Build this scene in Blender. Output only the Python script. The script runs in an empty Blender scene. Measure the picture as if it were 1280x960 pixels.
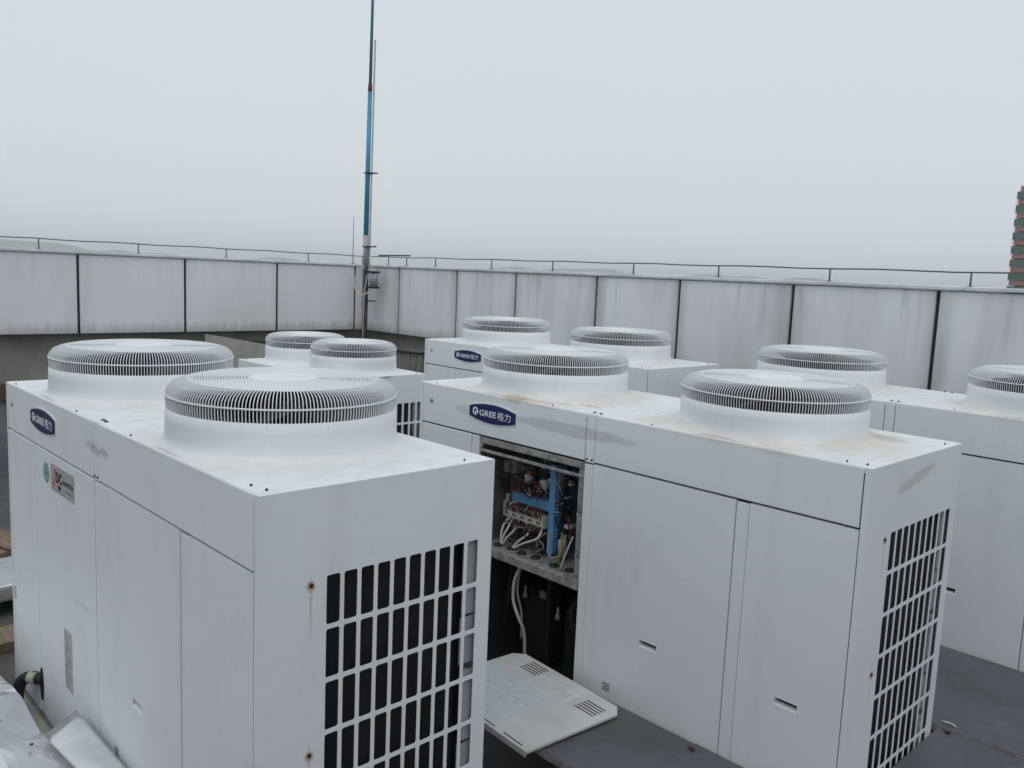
import bpy, bmesh, math, random
from mathutils import Vector, Matrix
random.seed(7)
SC = bpy.context.scene
COL = SC.collection

# ------------------------------------------------------------------ camera
YAW, PITCH, ROLL = -0.8073, 0.1275, 0.0428
CAM = Vector((3.5576, -2.7424, 1.7834))
def cam_axes():
    cy, sy, cp, sp = math.cos(YAW), math.sin(YAW), math.cos(PITCH), math.sin(PITCH)
    f = Vector((sy*cp, cy*cp, -sp)); r = Vector((cy, -sy, 0)); u = r.cross(f)
    cr, sr = math.cos(ROLL), math.sin(ROLL)
    return cr*r + sr*u, -sr*r + cr*u, f
_r, _u, _f = cam_axes()
cd = bpy.data.cameras.new('camera'); cam = bpy.data.objects.new('camera', cd); COL.objects.link(cam)
cam.matrix_world = Matrix(((_r.x, _u.x, -_f.x, CAM.x), (_r.y, _u.y, -_f.y, CAM.y), (_r.z, _u.z, -_f.z, CAM.z), (0, 0, 0, 1)))
cd.sensor_width = 36; cd.lens = 36*1070.2/1280; cd.clip_start = 0.05; cd.clip_end = 20000
SC.camera = cam
def ray(px, py): return _f + _r*((px-640)/1070.2) - _u*((py-480)/1070.2)

# ------------------------------------------------------------------ sky, sun, exposure
SUN_AZ, SUN_EL = math.radians(135), math.radians(62)      # azimuth from +Y clockwise
w = bpy.data.worlds.new('World'); SC.world = w; w.use_nodes = True
nt = w.node_tree; nt.nodes.clear()
out = nt.nodes.new('ShaderNodeOutputWorld'); bg = nt.nodes.new('ShaderNodeBackground')
sky = nt.nodes.new('ShaderNodeTexSky'); sky.sky_type = 'NISHITA'; sky.sun_disc = False
sky.sun_elevation = SUN_EL; sky.sun_rotation = SUN_AZ; sky.dust_density = 4; sky.air_density = 1.5
geo = nt.nodes.new('ShaderNodeTexCoord'); sep = nt.nodes.new('ShaderNodeSeparateXYZ')
ramp = nt.nodes.new('ShaderNodeValToRGB')
ramp.color_ramp.elements[0].position = 0.0; ramp.color_ramp.elements[0].color = (6.85, 7.42, 7.95, 1)
ramp.color_ramp.elements[1].position = 0.5; ramp.color_ramp.elements[1].color = (7.05, 7.6, 8.15, 1)
mix = nt.nodes.new('ShaderNodeMix'); mix.data_type = 'RGBA'; mix.inputs[0].default_value = 0.93   # the cloud deck over the clear sky
nz = nt.nodes.new('ShaderNodeTexNoise'); nz.inputs['Scale'].default_value = 1.6; nz.inputs['Detail'].default_value = 2
mr = nt.nodes.new('ShaderNodeMapRange'); mr.inputs[3].default_value = 0.97; mr.inputs[4].default_value = 1.03
mul = nt.nodes.new('ShaderNodeVectorMath'); mul.operation = 'SCALE'
nt.links.new(geo.outputs['Generated'], sep.inputs[0]); nt.links.new(sep.outputs['Z'], ramp.inputs[0])
nt.links.new(geo.outputs['Generated'], nz.inputs['Vector']); nt.links.new(nz.outputs[0], mr.inputs[0])
nt.links.new(ramp.outputs[0], mul.inputs[0]); nt.links.new(mr.outputs[0], mul.inputs['Scale'])
nt.links.new(sky.outputs[0], mix.inputs[6]); nt.links.new(mul.outputs[0], mix.inputs[7])
nt.links.new(mix.outputs[2], bg.inputs[0]); bg.inputs[1].default_value = 0.101
nt.links.new(bg.outputs[0], out.inputs[0])
sl = bpy.data.lights.new('sun', 'SUN'); sl.energy = 0.7; sl.angle = math.radians(50); sl.color = (1, 0.985, 0.97)
so = bpy.data.objects.new('sun', sl); COL.objects.link(so)
sd = Vector((math.sin(SUN_AZ)*math.cos(SUN_EL), math.cos(SUN_AZ)*math.cos(SUN_EL), math.sin(SUN_EL)))
so.rotation_euler = sd.to_track_quat('Z', 'Y').to_euler(); so.location = (0, 0, 30)
SC.view_settings.view_transform = 'Standard'; SC.view_settings.look = 'None'
SC.view_settings.exposure = 0.0; SC.view_settings.gamma = 1.0; SC.view_settings.use_curve_mapping = False
SC.render.engine = 'CYCLES'; SC.cycles.max_bounces = 8; SC.cycles.volume_bounces = 1; SC.cycles.use_denoising = True

# ------------------------------------------------------------------ materials
def mat(name, col, rough=0.5, metal=0.0, spec=0.5):
    m = bpy.data.materials.new(name); m.use_nodes = True
    b = m.node_tree.nodes['Principled BSDF']
    b.inputs['Base Color'].default_value = (*col, 1); b.inputs['Roughness'].default_value = rough
    b.inputs['Metallic'].default_value = metal; b.inputs['Specular IOR Level'].default_value = spec
    return m
class NB:                                                     # small node-building helper
    def __init__(s, m): s.t = m.node_tree; s.b = s.t.nodes['Principled BSDF']
    def n(s, t, **k):
        x = s.t.nodes.new(t)
        for a, v in k.items(): setattr(x, a, v)
        return x
    def l(s, a, b): s.t.links.new(a, b)
    def val(s, sock, v):
        if isinstance(v, (int, float)): sock.default_value = v
        elif isinstance(v, (tuple, list)): sock.default_value = v
        else: s.l(v, sock)
    def pos(s): return s.n('ShaderNodeNewGeometry').outputs['Position']
    def gen(s): return s.n('ShaderNodeTexCoord').outputs['Generated']
    def mapping(s, v, scale=(1, 1, 1), loc=(0, 0, 0)):
        x = s.n('ShaderNodeMapping'); s.l(v, x.inputs[0]); x.inputs['Scale'].default_value = scale; x.inputs['Location'].default_value = loc
        return x.outputs[0]
    def noise(s, v, scale, detail=4, rough=0.55, dist=0.0):
        x = s.n('ShaderNodeTexNoise'); s.l(v, x.inputs['Vector']); x.inputs['Scale'].default_value = scale
        x.inputs['Detail'].default_value = detail; x.inputs['Roughness'].default_value = rough; x.inputs['Distortion'].default_value = dist
        return x.outputs[0]
    def rng(s, v, a, b, c=0.0, d=1.0, smooth=True):
        x = s.n('ShaderNodeMapRange'); x.interpolation_type = 'SMOOTHSTEP' if smooth else 'LINEAR'
        s.val(x.inputs[0], v)
        for i, q in enumerate((a, b, c, d)): x.inputs[1+i].default_value = q
        return x.outputs[0]
    def math(s, op, a, b=0.0):
        x = s.n('ShaderNodeMath', operation=op); s.val(x.inputs[0], a); s.val(x.inputs[1], b); return x.outputs[0]
    def mix(s, f, a, b):
        x = s.n('ShaderNodeMix', data_type='RGBA'); s.val(x.inputs[0], f)
        s.val(x.inputs[6], (*a, 1) if isinstance(a, tuple) else a); s.val(x.inputs[7], (*b, 1) if isinstance(b, tuple) else b)
        return x.outputs[2]
    def bump(s, h, strength=0.2, dist=0.01):
        x = s.n('ShaderNodeBump'); s.l(h, x.inputs['Height']); x.inputs['Strength'].default_value = strength; x.inputs['Distance'].default_value = dist
        s.l(x.outputs[0], s.b.inputs['Normal'])
    def base(s, c): s.l(c, s.b.inputs['Base Color'])
    def rough(s, c): s.l(c, s.b.inputs['Roughness'])
    def blob(s, P, centre, radii, rot=0.0, soft=0.35, jitter=None):
        # soft ellipsoid stain at a place on the thing
        d = s.n('ShaderNodeVectorMath', operation='SUBTRACT'); s.l(P, d.inputs[0]); d.inputs[1].default_value = centre
        v = d.outputs[0]
        if rot:
            q = s.n('ShaderNodeVectorRotate', rotation_type='Y_AXIS'); s.l(v, q.inputs[0]); q.inputs['Angle'].default_value = rot; v = q.outputs[0]
        v = s.mapping(v, tuple(1/r for r in radii))
        ln = s.n('ShaderNodeVectorMath', operation='LENGTH'); s.l(v, ln.inputs[0]); L_ = ln.outputs['Value']
        if jitter is not None: L_ = s.math('ADD', L_, jitter)
        return s.rng(L_, 1.0+soft, 1.0-soft, 0, 1)

UA = Vector((-0.782, -1.749, 0)); UB = Vector((0, 0, 0)); UD = Vector((-2.238, 1.756, 0)); UE = Vector((0.532, 1.756, 0))
L, D, H = 2.403, 0.80, 1.2066
BASE_Z = -0.25
FX = (0.593, 1.810); FY = 0.394; FR = 0.367

def paint_material():
    m = mat('white_powder_coat', (0.78, 0.78, 0.77), 0.42, 0, 0.4); b = NB(m); P = b.pos()
    big = b.noise(P, 1.3, 3); fine = b.noise(P, 14, 6, 0.65)
    streak = b.noise(b.mapping(P, (9, 9, 0.9)), 1.0, 5, 0.6)
    c = b.mix(b.rng(big, .35, .7, 0, .55), (0.775, 0.80, 0.82), (0.72, 0.745, 0.765))
    c = b.mix(b.math('MULTIPLY', b.rng(streak, .52, .75), .16), c, (0.50, 0.50, 0.48))
    smg = b.noise(b.mapping(P, (3.2, 3.2, 2.2)), 1.0, 6, .7, .6)
    c = b.mix(b.math('MULTIPLY', b.rng(smg, .56, .74), .16), c, (0.50, 0.51, 0.52))
    spk = b.noise(P, 55, 3, 0.5)
    c = b.mix(b.math('MULTIPLY', b.rng(spk, .66, .74), .22), c, (0.42, 0.38, 0.32))
    # dust that settled on level faces
    g = b.n('ShaderNodeNewGeometry'); sp = b.n('ShaderNodeSeparateXYZ'); b.l(g.outputs['Normal'], sp.inputs[0])
    up = b.rng(sp.outputs['Z'], .6, .95)
    c = b.mix(b.math('MULTIPLY', b.math('MULTIPLY', up, b.rng(fine, .38, .7)), .36), c, (0.56, 0.54, 0.50))
    jit = b.math('MULTIPLY', b.math('SUBTRACT', b.noise(P, 6, 4), .5), 1.1)
    jit2 = b.math('MULTIPLY', b.math('SUBTRACT', b.noise(P, 22, 4), .5), 1.3)
    def stain(c, centre, radii, colr, amt, rot=0.0, j=None, soft=.4):
        return b.mix(b.math('MULTIPLY', b.blob(P, centre, radii, rot, soft, j if j is not None else jit), amt), c, colr)
    tan = (0.55, 0.47, 0.33)
    # yellowed dust round the fan bases
    for o, amt in ((UB, .52), (UE, .36), (UD, .22), (UA, .18)):
        for k in (0, 1):
            c = stain(c, (o.x+FX[k]+.03, o.y+FY-.02, H+.006), (.47, .44, .03), tan, amt*(1 if k else .75))
    c = stain(c, (UB.x+FX[1]+.31, UB.y+.62, H), (.14, .07, .03), (0.36, 0.31, 0.23), .5)
    for q in range(5): c = stain(c, (UB.x+FX[0]+.10+.085*q, UB.y+.015+.018*q*q*.5, H), (.07, .022, .02), (0.42, 0.31, 0.20), .55)
    # scuffs
    c = stain(c, (1.07, 0, 1.118), (.36, .05, .026), (0.52, 0.535, 0.555), .7, 0, jit, .2)
    c = stain(c, (.37, 0, 1.106), (.07, .05, .018), (0.56, 0.55, 0.50), .6, 0, jit2)
    g2 = (0.53, 0.53, 0.50)
    for q in range(6): c = stain(c, (L, .265+.047*q, 1.100+.010*q), (.05, .045, .014+.004*min(q, 5-q)), g2, .55, 0, jit2)
    jit3 = b.math('MULTIPLY', b.math('SUBTRACT', b.noise(P, 38, 5, .65), .5), 3.2)
    for dx, dz, s in ((1.13, 1.116, .040), (1.20, 1.102, .045), (1.27, 1.108, .045)):
        c = stain(c, (UA.x+dx, UA.y, dz), (s, .05, .014), (0.40, 0.41, 0.42), .6, 0, jit3)
    c = stain(c, (UA.x+.98, UA.y, .47), (.13, .03, .004), (0.5, 0.5, 0.48), .7, .05, jit2)
    # rust below the end-panel screws
    for o in (UA, UB):
        for dz in (.939, .455):
            c = stain(c, (o.x+L, o.y+.152, dz-.004), (.03, .012, .014), (0.45, 0.24, 0.10), .75, 0, jit2, .5)
            c = stain(c, (o.x+L, o.y+.152, dz-.06), (.03, .004, .075), (0.55, 0.38, 0.22), .5, 0, jit2, .6)
    b.base(c); b.rough(b.rng(fine, .2, .8, .36, .56)); b.bump(b.noise(P, 2.6, 3), .16, .02)
    return m
M = {}
M['paint'] = paint_material()
M['guard'] = mat('white_wire_coating', (0.74, 0.76, 0.78), 0.45)
M['black'] = mat('black_plastic', (0.012, 0.012, 0.014), 0.6)
M['dark'] = mat('dark_inner_sheet', (0.025, 0.027, 0.03), 0.6)
M['blade'] = mat('grey_fan_plastic', (0.022, 0.022, 0.025), 0.55)
M['screw'] = mat('black_screw', (0.02, 0.02, 0.022), 0.45)
M['navy'] = mat('navy_badge', (0.014, 0.014, 0.10), 0.3)
M['white'] = mat('white_print', (0.78, 0.79, 0.80), 0.4)
M['slot'] = mat('dark_slot_liner', (0.02, 0.02, 0.022), 0.7)
M['bracket'] = mat('grey_coil_bracket', (0.36, 0.37, 0.40), 0.5)
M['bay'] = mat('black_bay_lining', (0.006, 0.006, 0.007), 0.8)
M['zinc'] = mat('galvanised_steel', (0.42, 0.43, 0.43), 0.45, 0.55)
_b = NB(M['zinc']); _P = _b.pos(); _b.base(_b.mix(_b.rng(_b.noise(_P, 25, 5), .35, .7), (0.50, 0.50, 0.49), (0.28, 0.275, 0.26))); _b.rough(_b.rng(_b.noise(_P, 40, 3), .3, .7, .3, .6))
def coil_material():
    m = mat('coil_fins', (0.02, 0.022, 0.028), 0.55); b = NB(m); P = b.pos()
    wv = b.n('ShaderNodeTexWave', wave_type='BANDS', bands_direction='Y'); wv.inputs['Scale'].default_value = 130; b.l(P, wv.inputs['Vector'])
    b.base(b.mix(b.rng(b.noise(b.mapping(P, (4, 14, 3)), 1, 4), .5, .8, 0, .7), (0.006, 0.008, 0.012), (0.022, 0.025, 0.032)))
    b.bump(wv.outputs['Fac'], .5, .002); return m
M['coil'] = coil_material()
def wall_material(name, dirt, dark):
    m = mat(name, (0.7, 0.7, 0.7), 0.5, 0, .4); b = NB(m); P = b.pos(); G = b.gen()
    s1 = b.noise(b.mapping(P, (2.6, 2.6, .4)), 1.0, 5, .62, .3); s2 = b.noise(b.mapping(P, (13, 13, .9)), 1.0, 4, .6); big = b.noise(P, 1.0, 3)
    blot = b.noise(P, 2.2, 5, .6)
    c = b.mix(b.rng(big, .35, .68, 0, .8), (0.82, 0.835, 0.86), (0.74, 0.75, 0.765))
    c = b.mix(b.math('MULTIPLY', b.rng(s1, .42, .72), dirt), c, (0.47, 0.465, 0.455))
    c = b.mix(b.math('MULTIPLY', b.rng(s2, .5, .75), dirt*.22), c, (0.52, 0.515, 0.505))
    c = b.mix(b.math('MULTIPLY', b.rng(blot, .55, .72), .35), c, (0.84, 0.85, 0.86))
    sp = b.n('ShaderNodeSeparateXYZ'); b.l(G, sp.inputs[0])
    # grime runs beside the joints and along the bottom hem
    for ax in ('X', 'Y'):
        e = b.math('ABSOLUTE', b.math('SUBTRACT', sp.outputs[ax], .5))
        e = b.math('ADD', e, b.math('MULTIPLY', b.math('SUBTRACT', s1, .5), .22))
        q = b.n('ShaderNodeMath', operation='MULTIPLY'); q.inputs[1].default_value = dark
        b.l(b.rng(e, .36, .56), q.inputs[0]); 
        wall_axis = 1.0 if ax == name[-1] else 0.0
        c = b.mix(b.math('MULTIPLY', q.outputs[0], wall_axis), c, (0.30, 0.295, 0.28))
    z = b.math('ADD', sp.outputs['Z'], b.math('MULTIPLY', b.math('SUBTRACT', s2, .5), .25))
    c = b.mix(b.math('MULTIPLY', b.rng(z, .17, .0), .55), c, (0.27, 0.265, 0.255))
    drip = b.math('MULTIPLY', b.rng(s2, .53, .70), b.rng(sp.outputs['Z'], .30, 1.0))
    c = b.mix(b.math('MULTIPLY', drip, dirt*.9), c, (0.40, 0.38, 0.35))
    b.base(c); b.bump(b.noise(P, 1.6, 2), .2, .03); return m
M['wallX'] = wall_material('stained_white_panel_X', .4, .55)
M['wallY'] = wall_material('white_panel_Y', .16, .10)
def simple_noise(name, a, c2, scale, rough=.8, detail=6, bump=0.0, lo=.35, hi=.68, stretch=(1, 1, 1), metal=0):
    m = mat(name, a, rough, metal); b = NB(m); P = b.mapping(b.pos(), stretch); n = b.noise(P, scale, detail, .6)
    b.base(b.mix(b.rng(n, lo, hi), a, c2))
    if bump: b.bump(b.noise(P, scale*4, 5), bump, .02)
    return m
M['base'] = simple_noise('beige_render', (0.33, 0.32, 0.275), (0.22, 0.215, 0.19), 2.2, .85, bump=.2)
M['coping'] = simple_noise('pale_coping', (0.76, 0.78, 0.80), (0.58, 0.59, 0.60), 3, .5)
M['concrete'] = simple_noise('beige_concrete', (0.45, 0.44, 0.39), (0.34, 0.33, 0.29), 4, .9, bump=.3)
M['roof'] = simple_noise('roof_floor', (0.10, 0.094, 0.085), (0.06, 0.057, 0.053), 1.8, .9, bump=.4)
def cover_material():
    m = mat('grey_painted_cover', (0.16, 0.17, 0.18), .45); b = NB(m); P = b.pos()
    n1 = b.noise(P, 2.0, 5, .6); n2 = b.noise(P, 9, 6, .65); n3 = b.noise(P, 1.1, 2)
    c = b.mix(b.rng(n1, .35, .7), (0.100, 0.106, 0.118), (0.066, 0.070, 0.078))
    c = b.mix(b.math('MULTIPLY', b.rng(n2, .5, .72), .4), c, (0.13, 0.135, 0.14))
    c = b.mix(b.math('MULTIPLY', b.rng(n3, .58, .68), .45), c, (0.075, 0.085, 0.075))
    b.base(c); b.rough(b.rng(n2, .3, .7, .32, .6)); b.bump(b.noise(P, 2.5, 2), .25, .02); return m
M['cover'] = cover_material()
M['alu'] = simple_noise('aluminium_cladding', (0.74, 0.755, 0.77), (0.62, 0.635, 0.65), 7, .26, metal=.7)
_b = NB(M['alu']); _b.bump(_b.noise(_b.pos(), 6, 3), .15, .02)
M['rubber'] = mat('black_foam_insulation', (0.012, 0.012, 0.015), .75)
M['darkpole'] = mat('dark_painted_pole', (0.03, 0.03, 0.033), .5)
M['greypole'] = simple_noise('weathered_pole', (0.42, 0.41, 0.41), (0.30, 0.29, 0.29), 8, .5)
M['bluepole'] = simple_noise('blue_pole_paint', (0.05, 0.33, 0.52), (0.045, 0.25, 0.41), 5, .4)
M['rust'] = mat('rust', (0.16, 0.07, 0.035), .85)
M['wirew'] = mat('white_cable_sheath', (0.55, 0.55, 0.53), .5)
M['rail'] = mat('galvanised_strap', (0.10, 0.105, 0.11), .5, .3)

# ------------------------------------------------------------------ mesh helpers
class MB:
    def __init__(s): s.v = []; s.f = []; s.m = []; s.smooth = []
    def add(s, vs, fs, smooth=False):
        o = len(s.v); s.v += [tuple(v) for v in vs]
        for f in fs: s.f.append(tuple(i+o for i in f)); s.smooth.append(smooth)
        return s
    def box(s, x0, x1, y0, y1, z0, z1):
        return s.add([(x0,y0,z0),(x1,y0,z0),(x1,y1,z0),(x0,y1,z0),(x0,y0,z1),(x1,y0,z1),(x1,y1,z1),(x0,y1,z1)],
                     [(0,3,2,1),(4,5,6,7),(0,1,5,4),(1,2,6,5),(2,3,7,6),(3,0,4,7)])
    def bbox(s, x0, x1, y0, y1, z0, z1, b=0.004):
        bm = bmesh.new(); bmesh.ops.create_cube(bm, size=1)
        for v in bm.verts: v.co = Vector((x0+(v.co.x+.5)*(x1-x0), y0+(v.co.y+.5)*(y1-y0), z0+(v.co.z+.5)*(z1-z0)))
        bmesh.ops.bevel(bm, geom=bm.edges[:], offset=b, segments=2, affect='EDGES', profile=.5)
        bm.verts.index_update(); s.add([v.co[:] for v in bm.verts], [[v.index for v in f.verts] for f in bm.faces]); bm.free(); return s
    def tube(s, pts, r, n=8, cap=True, r2=None):
        pts = [Vector(p) for p in pts]; vs = []; k = len(pts); ref = Vector((0, 0, 1))
        if abs((pts[-1]-pts[0]).normalized().z) > .9: ref = Vector((1, 0, 0))
        for i, p in enumerate(pts):
            t = (pts[min(i+1, k-1)]-pts[max(i-1, 0)]).normalized(); a = t.cross(ref)
            if a.length < 1e-4: a = t.cross(Vector((0, 1, 0)))
            a.normalize(); b = t.cross(a); rr = r if r2 is None else r+(r2-r)*i/(k-1)
            for j in range(n):
                an = 2*math.pi*j/n; vs.append(p+a*rr*math.cos(an)+b*rr*math.sin(an))
        fs = [(i*n+j, i*n+(j+1) % n, (i+1)*n+(j+1) % n, (i+1)*n+j) for i in range(k-1) for j in range(n)]
        if cap: fs += [tuple(range(n))[::-1], tuple((k-1)*n+j for j in range(n))]
        return s.add(vs, fs, True)
    def lathe(s, prof, n=64, c=(0, 0, 0), closed=False):
        vs = []; k = len(prof)
        for r, z in prof:
            for j in range(n):
                a = 2*math.pi*j/n; vs.append((c[0]+r*math.cos(a), c[1]+r*math.sin(a), c[2]+z))
        fs = [(i*n+j, i*n+(j+1) % n, ((i+1) % k)*n+(j+1) % n, ((i+1) % k)*n+j) for i in range(k if closed else k-1) for j in range(n)]
        if not closed and prof[-1][0] < .02: fs.append(tuple((k-1)*n+j for j in range(n)))
        return s.add(vs, fs, True)
    def prism(s, poly, y0, y1):                       # polygon in x,z pushed along y
        n = len(poly); vs = [(x, y0, z) for x, z in poly]+[(x, y1, z) for x, z in poly]
        return s.add(vs, [tuple(range(n)), tuple(range(2*n-1, n-1, -1))]+[(i, i+n, (i+1) % n+n, (i+1) % n) for i in range(n)])
    def mesh(s, name, m):
        me = bpy.data.meshes.new(name); me.from_pydata(s.v, [], s.f); me.validate()
        bm = bmesh.new(); bm.from_mesh(me); bmesh.ops.recalc_face_normals(bm, faces=bm.faces[:]); bm.to_mesh(me); bm.free()
        if any(s.smooth) and len(s.smooth) == len(me.polygons): me.polygons.foreach_set('use_smooth', s.smooth)
        if m: me.materials.append(m)
        return me
    def build(s, name, m, parent=None, loc=None):
        return link(name, s.mesh(name, M[m] if isinstance(m, str) else m), parent, loc)
def link(name, me, parent=None, loc=None):
    o = bpy.data.objects.new(name, me); COL.objects.link(o)
    if parent is not None: o.parent = parent
    if loc is not None: o.location = loc
    return o
def thing(name, label, cat, loc=(0, 0, 0), group=None):
    o = bpy.data.objects.new(name, None); COL.objects.link(o); o.location = loc; o.empty_display_size = .1
    return tag(o, label, cat, group)
def tag(o, label, cat, group=None):
    o['label'] = label; o['category'] = cat
    if group: o['group'] = group
    return o
def struct(o): o['kind'] = 'structure'; return o
def stuff(o): o['kind'] = 'stuff'; return o
def smooth_by_angle(o, deg=40):
    try: o.data.set_sharp_from_angle(angle=math.radians(deg))
    except Exception: pass
    return o
def bez(pts, n=6):                                     # Catmull-Rom through points
    P = [Vector(p) for p in pts]; P = [P[0]*2-P[1]]+P+[P[-1]*2-P[-2]]; o = []
    for i in range(1, len(P)-2):
        for k in range(n):
            t = k/n; a, b, c, d = P[i-1:i+3]
            o.append(.5*((2*b)+(c-a)*t+(2*a-5*b+4*c-d)*t*t+(3*b-a-3*c+d)*t**3))
    o.append(P[-2]); return o
def text_mesh(name, s, size, m, bold=0.0, extrude=.0003):
    cu = bpy.data.curves.new(name, 'FONT'); cu.body = s; cu.size = size; cu.offset = bold; cu.extrude = extrude; cu.align_x = 'LEFT'; cu.resolution_u = 3
    o = bpy.data.objects.new('tmp', cu); COL.objects.link(o)
    me = bpy.data.meshes.new_from_object(o.evaluated_get(bpy.context.evaluated_depsgraph_get()))
    bpy.data.objects.remove(o); bpy.data.curves.remove(cu)
    me.name = name; me.materials.clear(); me.materials.append(M[m] if isinstance(m, str) else m); return me
ROT_FRONT = Matrix.Rotation(math.pi/2, 4, 'X')         # letters that face -Y
def put_text(name, s, size, m, parent, x, y, z, width=None, bold=0.0):
    me = text_mesh(name, s, size, m, bold); me.transform(ROT_FRONT)
    xs = [v.co.x for v in me.vertices]
    if width and xs:
        k = width/(max(xs)-min(xs)); x0 = min(xs)
        for v in me.vertices: v.co.x = (v.co.x-x0)*k
    me.transform(Matrix.Translation((x, y, z))); return link(name, me, parent)

# ------------------------------------------------------------------ the setting: roof, ground, walls
WX, WY = -6.24, 3.80
FLOOR = -0.35
o = struct(MB().box(-7.2, 9.6, -9, 4.8, -22, FLOOR).build('roof_floor', 'roof'))
M['land'] = simple_noise('far_land', (0.09, 0.10, 0.07), (0.15, 0.15, 0.13), .004, .95)
struct(MB().add([(-9000,-9000,-21.9),(9000,-9000,-21.9),(9000,9000,-21.9),(-9000,9000,-21.9)], [(0,1,2,3)]).build('ground', 'land'))

def parapet(name, label, along, joints, end, group):
    root = thing(name, label, 'wall', (0, 0, FLOOR), group)
    inv = Vector((0, 0, -FLOOR))
    def bx(mb, a0, a1, d0, d1, z0, z1, bev=0):         # a: along the wall; d: depth behind its face
        z0 -= FLOOR; z1 -= FLOOR
        if along == 'X': q = (a0, a1, WY+d0, WY+d1, z0, z1)
        else: q = (WX-d1, WX-d0, a0, a1, z0, z1)
        return mb.bbox(*q, bev) if bev else mb.box(*q)
    lo, hi = min(joints[0], joints[-1]), max(joints[0], joints[-1])
    if along == 'Y': bx(MB(), lo, WY+.17, .17, .40, FLOOR, 1.80).build('core_wall', 'base', root)
    else: bx(MB(), WX-.165, hi, .17, .40, FLOOR, 1.80).build('core_wall', 'base', root)
    js = sorted(joints)
    for a, b in zip(js[:-1], js[1:]):
        g = .014
        bx(MB(), a+g, b-g, 0, .16, .955, 1.795, .008).build('panel', 'wallX' if along == 'X' else 'wallY', root)
    for j in js[1:-1]:
        bx(MB(), j-.0135, j+.0135, .022, .15, .958, 1.79).build('joint_strip', 'black', root)
    # coping in lengths
    e = lo
    n = max(1, round((hi-lo)/2.4)); st = (hi-lo)/n
    for k in range(n):
        bx(MB(), lo+k*st+.002, lo+(k+1)*st-.002, -.025, .43, 1.803, 1.832, .006).build('coping', 'coping', root)
    return root
parapet('parapet_wall', 'long stained white panelled parapet wall behind the units with two grey-streaked fan rows', 'X',
        [WX+.02, -5.453, -4.30, -3.29, -2.12, -1.118, .008, 1.151, 2.28, 3.42, 4.56, 5.7, 6.84, 7.98, 8.86], None, None)
parapet('parapet_wall', 'cleaner white panelled parapet wall with a deep beige recess below its panels', 'Y',
        [WY-.003, 3.66, 2.52, 1.36, .21, -.94, -2.09, -3.24, -4.39, -5.54, -6.69], None, None)

for lab, q in (('unseen plain beige parapet wall with pale coping, added opposite the stickered unit to dim low light', (WX-.16, 9.1, -7.25, -7.0)), ('unseen plain beige parapet wall with pale coping, added opposite the grilled ends to dim low light', (8.87, 9.1, -7.0, 3.97))):  # unseen walls, added to enclose the roof and dim the lower fronts
    root = thing('parapet_wall', lab, 'wall', (0, 0, FLOOR)); a_, b_, c_, d_ = q
    MB().box(a_, b_, c_, d_-.001, 0, 1.80-FLOOR).build('core_wall', 'base', root); MB().bbox(a_-.03, b_+.03, c_-.03, d_-.01, 1.803-FLOOR, 1.832-FLOOR, .006).build('coping', 'coping', root)
def strap(label, pts, posts, group=None):
    root = thing('lightning_strap', label, 'roof wire', (*pts[0][:2], 1.832)); off = Vector((*pts[0][:2], 1.832))
    MB().tube([Vector(p)-off for p in pts], .0065, 6).build('wire', 'rail', root)
    for q in posts:
        b = Vector((q[0], q[1], 1.832))-off
        MB().tube([b, b+Vector((0, 0, .105))], .007, 6).box(b.x-.02, b.x+.02, b.y-.02, b.y+.02, b.z-.001, b.z+.006).build('post', 'rail', root)
    return root
def sagged(a, b, n, z, amp=.004):
    a, b = Vector(a), Vector(b); return [(*(a.lerp(b, i/n))[:2], z+amp*math.sin(i*1.7)) for i in range(n+1)]
strap('thin grey wire on short posts along the stained parapet wall', sagged((-6.3, 3.95, 0), (8.7, 3.95, 0), 50, 1.938),
      [(x, 3.95) for x in (-5.9, -5.5, -4.9, -3.86, -2.88, -1.78, -.81, .24, 1.31, 2.4, 3.5, 4.6, 5.7, 6.8, 7.9)])
strap('thin grey wire on short posts along the cleaner parapet wall', sagged((-6.36, -6.6, 0), (-6.36, 3.9, 0), 44, 1.94),
      [(-6.36, y) for y in (-6.4, -5.4, -4.4, -3.3, -2.2, -1.15, -.13, .88, 1.91, 3.02, 3.85)])

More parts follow.
